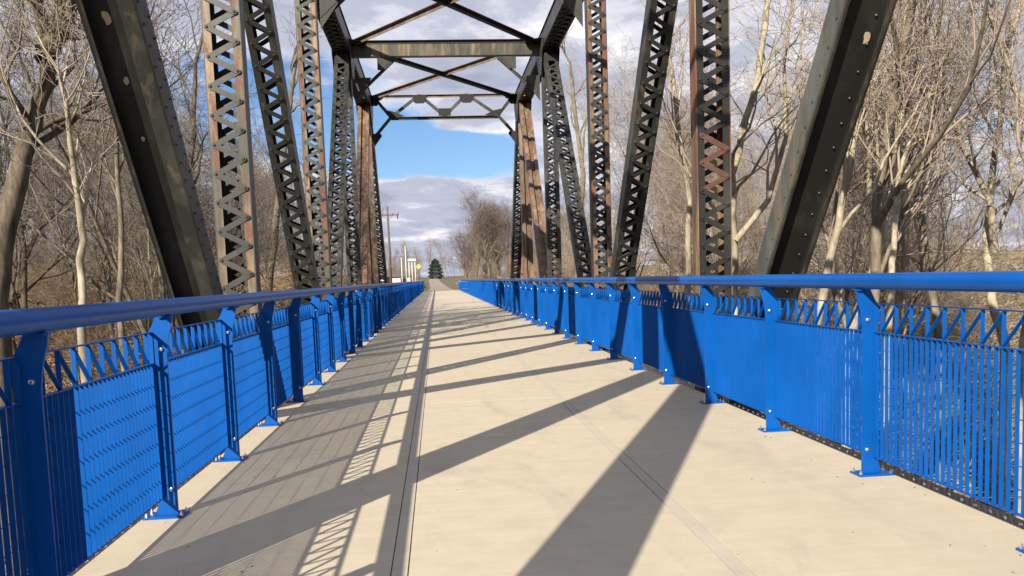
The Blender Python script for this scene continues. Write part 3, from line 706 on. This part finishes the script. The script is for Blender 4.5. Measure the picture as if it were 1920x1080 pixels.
# random woods on both sides
ri = np.random.default_rng(5)
def region(x, y):
    px = 823 + 1518*(x+0.54)/max(y, 0.1)
    for lim, t_ in ((130, 'left of the left heavy diagonal'), (330, 'behind the left heavy diagonal'), (480, 'by the first left laced post'), (600, 'by the second left laced post'), (823, 'behind the far left posts'),
                    (1060, 'behind the far right posts'), (1160, 'by the second right laced post'), (1320, 'right of the right laced diagonal'), (1500, 'right of the first right laced post'), (1660, 'just right of the right heavy diagonal'), (9999, 'near the right edge of the photo')):
        if px < lim: return t_
wood = []
for side in (-1, 1):
    for ring, (d0, d1, n_) in enumerate([(14, 22, 3 if side < 0 else 2), (22, 36, 10 if side < 0 else 7), (36, 62, 18 if side < 0 else 12)]):
        for i in range(n_):
            for _try in range(60):
                ang = ri.uniform(0.06, 0.72) if side < 0 else ri.uniform(0.06, 0.60)
                dd = ri.uniform(d0, d1); x = -0.54 + side*dd*math.sin(ang); y = dd*math.cos(ang)
                key = 'v%d' % ri.integers(0, 9); rz = ri.uniform(0, 6.28); sc = ri.uniform(0.8, 1.1)
                if any(math.hypot(x-q[0], y-q[1]) < 2.2 for q in wood): continue
                Vw = np.concatenate([raw[key][0][0][::5], raw[key][1][0][::7]])
                xx = (Vw[:,0]*math.cos(rz) - Vw[:,1]*math.sin(rz))*sc + x
                if not np.any(np.abs(xx) < 3.3): break
            else: continue
            if side > 0: bi = 0 if ri.random() < 0.6 else 1
            else: bi = 1 if ri.random() < 0.5 else 2
            ti = (0 if ri.random() < 0.5 else 1) if side > 0 else 2
            wood.append((x, y, key, rz, sc, bi, ti, side))
BN = ['pale barked', 'grey brown', 'dark barked']; TN = ['tan twigged', 'reddish twigged', '']
seen = {}
for (x, y, key, rz, sc, bi, ti, side) in sorted(wood, key=lambda q: q[1]):
    reg = region(x, y); kk = (reg, bi, ti); n_ = seen[kk] = seen.get(kk, 0) + 1
    rank = {1: 'nearest', 2: 'second nearest', 3: 'third nearest', 4: 'fourth nearest', 5: 'fifth nearest', 6: 'sixth nearest', 7: 'seventh nearest', 8: 'eighth nearest'}.get(n_, 'farthest')
    lab = '%s %s %s tree %s' % (rank, BN[bi], TN[ti], reg) if TN[ti] else '%s %s bare tree %s' % (rank, BN[bi], reg)
    add_tree(key, x, y, (B_pale, B_mid, B_dark)[bi], (T_pale, T_red, T_mid)[ti], lab, rz, sc, group='%s bank woodland trees' % ('left' if side < 0 else 'right'))

# far trees flanking the trail beyond the bridge
def far_tree(x, y, h, key, twig, label, bm=B_mid, group=None, rz=0):
    return add_tree(key, x, y, bm, twig, label, rz, h/15.0, group=group)
clumps = [(3.8,118,12,'leftmost low brown tree of the clump right of the trail'),(5.2,124,16,'tall brown tree at left side of the clump by the trail'),(7.0,118,19,'tallest broad brown tree in the clump right of the trail'),
          (8.8,122,18,'wide brown tree right of the tallest clump tree'),(10.6,119,18,'brown tree beside the far right end post'),(12.6,124,17,'brown tree behind the far right end post'),(15,120,16,'brown tree behind the rusty far right posts'),
          (6.0,140,19,'rearmost tree peeping over the brown clump'),(10,142,20,'high rear tree over right half of the clump'),(13.5,138,19,'rear brown tree behind the end post'),(18,130,17,'brown tree right of the far end post'),(22,125,16,'rightmost brown tree of the far clump')]
for i, (x, y, h, lab) in enumerate(clumps):
    far_tree(x, y, h*0.86, 'w%d' % (i % 3), T_clump, lab, group='brown tree clump right of the trail', rz=i*1.3)
for i, (x, y, h) in enumerate([(-3,330,15),(4,300,13),(9,260,16),(-22,320,18),(-12,300,14),(-28,260,16),(14,240,14)]):
    far_tree(x, y, h, 'v%d' % ((i+3) % 9), T_red, ['distant bare tree left of the evergreen on the rise','tree just right of the trail on the rise','small tree at foot of the rise right of trail','far left tree of the distant row by the trail','tree behind the white poles on the rise','leftmost and nearer tree of the distant row','small distant tree beside the brown clump'][i], group='distant bare trees along the trail', rz=i*2)
far_tree(-9.5, 118, 8.5, 'v2', T_mid, 'small bare tree behind the wooden utility pole')

# distant woods: one mass of coarse trees
def distant_mass(name, spots, seed, matb):
    r_ = np.random.default_rng(seed); VV = []; FF = []; off = 0
    base = [TreeGen(500+i, H=14, R=0.16, dens=0.8, gnarl=0.18, levels=3, twig=0.02) for i in range(3)]
    tb = [TreeGen.tubes(g.tr+g.cr, '', None) for g in base]
    for (x, y, sc) in spots:
        V_, F_ = tb[r_.integers(0, 3)]; a = r_.uniform(0, 6.28); R_ = np.array([[math.cos(a),-math.sin(a),0],[math.sin(a),math.cos(a),0],[0,0,1]])
        VV.append((V_@R_.T)*sc + np.array([x, y, float(ground(x, y))-0.2])); FF.append(F_+off); off += len(V_)
    me_ = fast_mesh(name, np.concatenate(VV), np.concatenate(FF), [matb]); o_ = bpy.data.objects.new(name, me_); COL.objects.link(o_); return o_
r_ = np.random.default_rng(9); spots = []
for side in (-1, 1):
    for i in range(60):
        a = r_.uniform(0.10, 0.85 if side < 0 else 0.66); d = r_.uniform(62, 190); x = side*d*math.sin(a); y = d*math.cos(a)
        spots.append((x, y, r_.uniform(0.7, 1.15)))
for i in range(95):
    a = r_.uniform(-0.16, 0.16); d = r_.uniform(330, 520)
    if abs(d*math.sin(a) - 4) < 6 and d < 430: continue
    spots.append((d*math.sin(a), d*math.cos(a), r_.uniform(0.6, 1.05)))
for i in range(40): spots.append((r_.choice((-1,1))*r_.uniform(9, 60), r_.uniform(200, 300), r_.uniform(0.4, 0.75)))
for i in range(60): spots.append((r_.uniform(-110,-14), r_.uniform(150,330), r_.uniform(0.55, 0.95)))
for i in range(26): spots.append((r_.uniform(7,40), r_.uniform(150,330), r_.uniform(0.35, 0.6)))
tag(distant_mass('distant_woods', spots, 3, T_mid), 'far off mass of bare winter woods beyond both banks', 'woods', kind='stuff')

# thickets of young multi-stemmed growth between the big trees
def thicket(name, spots, seed, matb, label):
    r_2 = np.random.default_rng(seed); VV = []; FF = []; off = 0
    tb = []
    for i in range(4):
        parts = []
        for j in range(4):
            g = TreeGen(800+i*7+j, H=5.5, R=0.035, dens=0.9, gnarl=0.14, levels=3, twig=0.0065, first=0.08, lean=(r_2.normal(0,.25), r_2.normal(0,.25)), upb=0.12)
            V_, F_ = TreeGen.tubes(g.tr+g.cr, '', None); parts.append((V_ + np.array([r_2.normal(0,.5), r_2.normal(0,.5), 0]), F_))
        o2 = 0; Vs = []; Fs = []
        for V_, F_ in parts: Vs.append(V_); Fs.append(F_+o2); o2 += len(V_)
        tb.append((np.concatenate(Vs), np.concatenate(Fs)))
    for (x, y, sc) in spots:
        V_, F_ = tb[r_2.integers(0, 4)]; a = r_2.uniform(0, 6.28); R_ = np.array([[math.cos(a),-math.sin(a),0],[math.sin(a),math.cos(a),0],[0,0,1]])
        VV.append((V_@R_.T)*sc + np.array([x, y, float(ground(x, y))-0.1])); FF.append(F_+off); off += len(V_)
    me_ = fast_mesh(name, np.concatenate(VV), np.concatenate(FF), [matb]); o_ = bpy.data.objects.new(name, me_); COL.objects.link(o_); tag(o_, label, 'thicket', kind='stuff')
def thicket_spots(side, n, rr):
    out = []
    while len(out) < n:
        d = rr.uniform(17, 95); a = rr.uniform(0.06, 0.74 if side < 0 else 0.62); x = side*d*math.sin(a)-0.5; y = d*math.cos(a)
        if abs(x) < 6.5 or (y > 70 and abs(x) < 11 + 0.1*(y-70)): continue
        out.append((x, y, rr.uniform(0.55, 1.05)*(0.8+d/120)))
    return out
rt_ = np.random.default_rng(77)
thicket('thicket', thicket_spots(-1, 62, rt_) + [(rt_.uniform(-60,-11), rt_.uniform(110,200), rt_.uniform(.6,1.1)) for _ in range(25)], 31, plain('thicket_stems_brown', (0.20,0.15,0.105), 0.9, 0, 0.3, 0.5), 'brown leafless thicket filling the left bank between the trees')
thicket('thicket', thicket_spots(1, 55, rt_) + [(rt_.uniform(4.5,13), rt_.uniform(106,190), rt_.uniform(.45,.8)) for _ in range(30)] + [(rt_.uniform(-16,-5), rt_.uniform(160,230), rt_.uniform(.5,.9)) for _ in range(24)], 32, plain('thicket_stems_grey', (0.21,0.17,0.13), 0.9, 0, 0.3, 0.5), 'grey brown leafless thicket filling the right bank between the trees')

# undergrowth: arching stems with dry leaves
def clump(seed, n=60, h=2.2, leaves=70):
    r = np.random.default_rng(seed); lst = []; LV = []
    for i in range(n):
        a = r.uniform(0, 6.28); b_ = np.array([r.normal(0,.55), r.normal(0,.55), 0]); L = h*r.uniform(0.5, 1.25); d = np.array([math.cos(a)*.35, math.sin(a)*.35, 1.0]); q = [b_]
        for j in range(4):
            d = d + np.array([math.cos(a)*.28, math.sin(a)*.28, -0.22]) + r.normal(0,.16,3); d /= np.linalg.norm(d); q.append(q[-1]+d*L/4)
        q = np.array(q); lst.append((q, np.linspace(0.010,0.004,5), 3))
        for j in range(leaves//n+1):
            LV.append(q[r.integers(1,5)] + r.normal(0,.08,3))
    V_, F_ = TreeGen.tubes(lst, '', None)
    LV = np.array(LV); k = len(LV); A = r.normal(0,1,(k,3)); A /= np.linalg.norm(A,axis=1)[:,None]; B_ = np.cross(A, r.normal(0,1,(k,3))); B_ /= np.linalg.norm(B_,axis=1)[:,None]
    s_ = r.uniform(0.018,0.042,(k,1)); A = A*s_; B_ = B_*s_*0.6
    LQ = np.stack([LV-A-B_, LV+A-B_, LV+A+B_, LV-A+B_], 1).reshape(-1,3); LF = np.arange(k*4).reshape(-1,4)+len(V_)
    return np.concatenate([V_, LQ]), np.concatenate([F_, LF])
cl = [clump(700+i, 70, 2.5, 330) for i in range(4)]
def undergrowth(name, spots, matb, label, seed):
    r = np.random.default_rng(seed); VV = []; FF = []; off = 0
    for (x, y, sc) in spots:
        V_, F_ = cl[r.integers(0, 4)]; a = r.uniform(0, 6.28); R_ = np.array([[math.cos(a),-math.sin(a),0],[math.sin(a),math.cos(a),0],[0,0,1]])
        VV.append((V_@R_.T)*sc + np.array([x, y, float(ground(x, y))-0.05])); FF.append(F_+off); off += len(V_)
    me_ = fast_mesh(name, np.concatenate(VV), np.concatenate(FF), [matb], smooth=False); o_ = bpy.data.objects.new(name, me_); COL.objects.link(o_); tag(o_, label, 'undergrowth', kind='stuff')
U_tan = plain('dry_tan_brush', (0.24,0.165,0.10), 0.9, 0, 0.35, 0.6); U_grey = plain('grey_brown_brush', (0.20,0.16,0.115), 0.9, 0, 0.35, 0.6)
r_ = np.random.default_rng(21)
def brush_spots(side, n):
    out = []
    while len(out) < n:
        d = 5 + 75*r_.random()**1.0; a = r_.uniform(0.05, 0.85 if side < 0 else 0.66); x = side*d*math.sin(a)-0.5; y = d*math.cos(a)
        sc_ = r_.uniform(0.6, 1.3)*(1.0+d/60)
        if abs(x) < 3.4 + 2.3*sc_ or (y > 70 and abs(x) < 9 + 0.15*(y-70)): continue
        out.append((x, y, sc_))
    return out
undergrowth('undergrowth', brush_spots(-1, 400), U_tan, 'tangled tan brush and dead leaves covering the left bank', 1)
undergrowth('undergrowth', brush_spots(1, 460), U_grey, 'tangled grey brown brush covering the right bank', 2)

# ------------------------------------------------------------------ trail and far things
def strip(name, xs, mat_, zoff, ya=100.0, yb=640.0, n=70):
    mb = MB(); L = []
    for i in range(n+1):
        y = ya+(yb-ya)*(i/n)**1.4; c_ = -1.6*sst(100, 300, y) + 9*sst(300, 640, y)
        for x in xs: L.append((c_+x*(1 - 0.12*sst(100,130,y)), y, float(ground(0, y))*1.0 + zoff + (0.13*(1-sst(100,112,y)))))
    k = len(xs); F_ = [(i*k+j, i*k+j+1, (i+1)*k+j+1, (i+1)*k+j) for i in range(n) for j in range(k-1)]
    mb.add(L, F_); return mb.build(name, mat_)
M_path = plain('gravel_path', (0.27,0.215,0.17), 0.95, 0, 0.2, 1.5); M_grass = plain('winter_grass', (0.105,0.088,0.05), 0.95, 0, 0.35, 0.7)
tag(strip('verge', [-9,-6,-3.5,-2.2,0,2.2,3.5,6,9], M_grass, 0.10), kind='structure')
tag(strip('path', [-1.8,-0.6,0.6,1.8], M_path, 0.125), kind='structure')
M_white = plain('white_paint', (0.48,0.48,0.46), 0.5, 0, 0.05); M_wood = plain('weathered_pole_wood', (0.10,0.075,0.055), 0.9, 0, 0.3, 5)  # white is dulled, distance haze put into its colour
M_yel = plain('yellow_sign', (0.75,0.48,0.02), 0.4, 0, 0.05); M_glass = plain('dark_glass', (0.02,0.025,0.03), 0.08, 0, 0.1)
M_roofg = plain('grey_shingles', (0.11,0.10,0.10), 0.9, 0, 0.25, 6); M_brick = plain('red_brick', (0.28,0.10,0.07), 0.9, 0, 0.3, 8); M_tire = plain('rubber', (0.02,0.02,0.02), 0.8)
def gz(x, y): return float(ground(x, y))
# utility pole
def utility_pole(x, y, h, label):
    r = empty('utility_pole', (x, y, gz(x,y)-0.1)); tag(r, label, 'utility pole')
    MB().tube([(0,0,0),(0.03,0,h*0.5),(0,0,h)], [0.17,0.14,0.10], 10).build('pole', M_wood, r, smooth=True)
    ca = MB().box((-1.35,-0.17,h-1.15),(1.35,-0.105,h-1.0)); ca.build('crossarm', M_wood, r)
    MB().bar((-0.7,-0.14,h-1.1),(0,-0.14,h-1.7), Vector((0,1,0)), 0.03, 0.04).bar((0.7,-0.14,h-1.1),(0,-0.14,h-1.7), Vector((0,1,0)), 0.03, 0.04).build('arm_brace', M_dark, r)
    for xx in (-1.25,-0.6,0.6,1.25): MB().tube([(xx,-0.14,h-1.0),(xx,-0.14,h-0.85),(xx,-0.14,h-0.80)], [0.03,0.055,0.03], 8).build('insulator', M_dark, r)
    MB().tube([(1.2,-0.2,h-1.15),(1.2,-0.2,h-1.6)], [0.07,0.07], 8).build('cutout_fuse', M_dark, r)
utility_pole(-6.1, 100, 10.8, 'tall wooden utility pole with one crossarm left of the bridge end')
# white poles with a lamp, and white frame canopy
for i, (x, y, h, lab) in enumerate([(-5.2, 128, 6.9, 'taller white metal pole beyond the left railing end'), (-5.95, 130, 5.2, 'shorter white metal pole left of the taller white one')]):
    r = empty('white_pole', (x, y, gz(x,y)-0.05)); tag(r, lab, 'pole'); MB().tube([(0,0,0),(0,0,h)], [0.10,0.075], 10).build('shaft', M_white, r, smooth=True)
    MB().tube([(0,0,h),(0,0,h+0.12)], [0.11,0.03], 10).build('cap', M_white, r); MB().box((-0.16,-0.16,0),(0.16,0.16,0.06)).build('foot_plate', M_white, r)
cx_, cy_ = -5.0, 150
r = empty('white_portico', (cx_, cy_, gz(cx_,cy_))); tag(r, 'white columned frame standing beyond the left railing end', 'portico')
for xx in (-0.45,0.1,0.65): MB().tube([(xx,0,0),(xx,0,5.0)], [0.11,0.09], 10).build('column', M_white, r, smooth=True)
MB().box((-0.65,-0.3,5.0),(0.85,0.9,5.3)).box((-0.6,-0.2,5.3),(0.8,0.8,5.4)).build('beam', M_white, r)
# warning sign
x, y = -2.9, 112
r = empty('warning_sign', (x, y, gz(x,y))); tag(r, 'yellow diamond warning sign on a thin post beside the trail', 'sign')
MB().tube([(0,0,0),(0,0,3.7)], 0.035, 6).build('sign_post', M_dark, r)
MB().prism([(0,3.12),(0.35,3.47),(0,3.82),(-0.35,3.47)], 1, -0.05, -0.04).build('sign_face', M_yel, r)
# low white building with a canopy, houses
def house(name, x, y, w_, d_, h, roof_h, wall_m, roof_m, label, rz=0.0, cat='house'):
    r = empty(name, (x, y, gz(x,y)-0.3), rz); tag(r, label, cat); t_ = 0.12
    MB().box((-w_/2,0,0),(w_/2,d_,h)).build('wall', wall_m, r)
    rf = MB(); e_ = 0.4
    rf.add([(-w_/2-e_,-e_,h),(w_/2+e_,-e_,h),(w_/2+e_,d_/2,h+roof_h),(-w_/2-e_,d_/2,h+roof_h),(-w_/2-e_,d_+e_,h),(w_/2+e_,d_+e_,h),
            (-w_/2-e_,-e_,h-t_),(w_/2+e_,-e_,h-t_),(w_/2+e_,d_+e_,h-t_),(-w_/2-e_,d_+e_,h-t_)],
           [(0,1,2,3),(3,2,5,4),(0,3,4),(1,5,2),(6,7,1,0),(9,8,7,6),(8,9,4,5),(7,8,5,1),(9,6,0,4)])
    rf.build('roof', roof_m, r)
    n_ = max(2, int(w_/2.8))
    for i in range(n_):
        xx = -w_/2 + (i+0.5)*w_/n_
        if i == n_//2:
            dr = MB().box((xx-0.5,-0.05,0.3),(xx+0.5,-0.003,2.4)).build('door', M_dark, r)
        else:
            wn = MB().box((xx-0.6,-0.04,1.1),(xx+0.6,-0.003,2.3)).build('window', M_white, r); MB().box((xx-0.5,-0.055,1.2),(xx+0.5,-0.042,2.2)).build('pane', M_glass, wn)
    MB().box((w_*0.25-0.3,d_*0.5-0.3,h+roof_h*0.6),(w_*0.25+0.3,d_*0.5+0.3,h+roof_h+0.5)).build('chimney', M_roofg, r)
house('low_building', -9.6, 150, 9, 8, 2.6, 0.6, M_white, M_roofg, 'low white building with dark openings beyond the left railing', 0.1, 'building')
house('house', 13.5, 104, 8, 7, 2.2, 2.0, M_brick, plain('red_shingles', (0.16,0.075,0.055), 0.9, 0, 0.25, 6), 'red roofed house glimpsed beyond the right railing end')
house('house', -67, 168, 9, 7, 2.8, 2.0, M_white, M_roofg, 'white house glimpsed through the woods on the left', 0.2)
house('house', 34, 104, 10, 7, 2.6, 1.8, M_white, M_roofg, 'white house seen between the right laced diagonal and first post', -0.3)
house('house', 62, 122, 9, 7, 2.6, 1.8, plain('cream_siding', (0.55,0.50,0.42), 0.7), M_roofg, 'cream house glimpsed behind the pale trunks on the right', -0.4)
# parked cars
def car(x, y, rz, body_m, label):
    r = empty('parked_car', (x, y, gz(x,y)+0.02), rz); tag(r, label, 'car', 'cars parked beyond the bridge end')
    prof = [(-2.1,0.30),(2.1,0.30),(2.15,0.62),(2.05,0.82),(1.15,0.92),(0.55,1.38),(-0.95,1.42),(-1.65,0.98),(-2.12,0.90)]
    MB().prism(prof, 1, -0.86, 0.86).build('body', body_m, r)
    [MB().prism([(1.02,0.95),(0.52,1.33),(-0.90,1.37),(-1.50,1.00)], 1, a_, a_+0.006).build('side_window', M_glass, r) for a_ in (-0.868, 0.862)]
    for xx in (-1.35,1.35):
        for yy in (-0.80,0.80):
            wh = MB().tube([(xx,yy-0.10,0.32),(xx,yy+0.10,0.32)], 0.32, 14).build('wheel', M_tire, r); MB().tube([(xx,yy-0.105,0.32),(xx,yy+0.105,0.32)], 0.18, 10).build('rim', M_white, wh)
    for yy in (-0.62,0.62): MB().box((2.12,yy-0.16,0.62),(2.17,yy+0.16,0.76)).build('headlight', M_white, r)
    for yy in (-0.65,0.65): MB().box((-2.16,yy-0.14,0.68),(-2.11,yy+0.14,0.84)).build('tail_light', M_brick, r)
car(-9.5, 118, 0.2, plain('red_car_paint', (0.45,0.05,0.03), 0.3), 'red car parked left beyond the utility pole')
car(-3.9, 128, 1.4, plain('white_car_paint', (0.7,0.7,0.7), 0.3), 'white car parked left of the trail past the railing end')
car(-3.6, 142, 1.45, plain('silver_car_paint', (0.35,0.36,0.38), 0.3), 'silver car parked behind the white car by the trail')
car(11.0, 98, 0.1, M_white, 'white car parked in front of the red roofed house')
# bollard by the right railing end
r = empty('bollard', (2.9, 104, gz(2.9,104)+0.1)); tag(r, 'white marker post beside the right railing end', 'bollard')
MB().tube([(0,0,0),(0,0,1.25)], [0.07,0.07], 8).build('shaft', M_white, r); MB().tube([(0,0,1.25),(0,0,1.32)], [0.08,0.03], 8).build('cap', M_white, r)
# conifers
def conifer(x, y, h, rad, label, seed):
    r = np.random.default_rng(seed); root = empty('evergreen_tree', (x, y, gz(x,y)-0.2)); tag(root, label, 'tree')
    MB().tube([(0,0,0),(0,0,h*0.9)], [0.22,0.04], 8).build('trunk', B_dark, root, smooth=True)
    n_ = 9000; z = r.uniform(0.0,1,n_)**0.85; R_ = rad*np.sin(np.clip((1-z)*1.02,0,1)**0.62*1.75)**0.9*(0.35+0.65*r.random(n_)**0.5)*(1+0.18*np.sin(z*37)); a = r.uniform(0,6.28,n_)
    C_ = np.stack([R_*np.cos(a), R_*np.sin(a), z*h - 0.12*R_], 1); d = np.stack([np.cos(a), np.sin(a), -0.25+r.normal(0,.3,n_)], 1); d += r.normal(0,.3,(n_,3)); d /= np.linalg.norm(d,axis=1)[:,None]
    b_ = np.cross(d, r.normal(0,1,(n_,3))); b_ /= np.linalg.norm(b_,axis=1)[:,None]; L = r.uniform(.14,.34,(n_,1)); A = d*L; B_ = b_*L*0.35
    V_ = np.stack([C_-A*0.5-B_, C_-A*0.5+B_, C_+A, ], 1).reshape(-1,3); F_ = np.arange(n_*3).reshape(-1,3)
    inst('crown', fast_mesh('crown', V_, F_, [M_needle], smooth=False), root)
M_needle = plain('dark_needles', (0.028,0.045,0.022), 0.85, 0, 0.4, 1.2)
conifer(-0.8, 290, 7.4, 2.5, 'dark evergreen beside the trail on the rise ahead', 1)
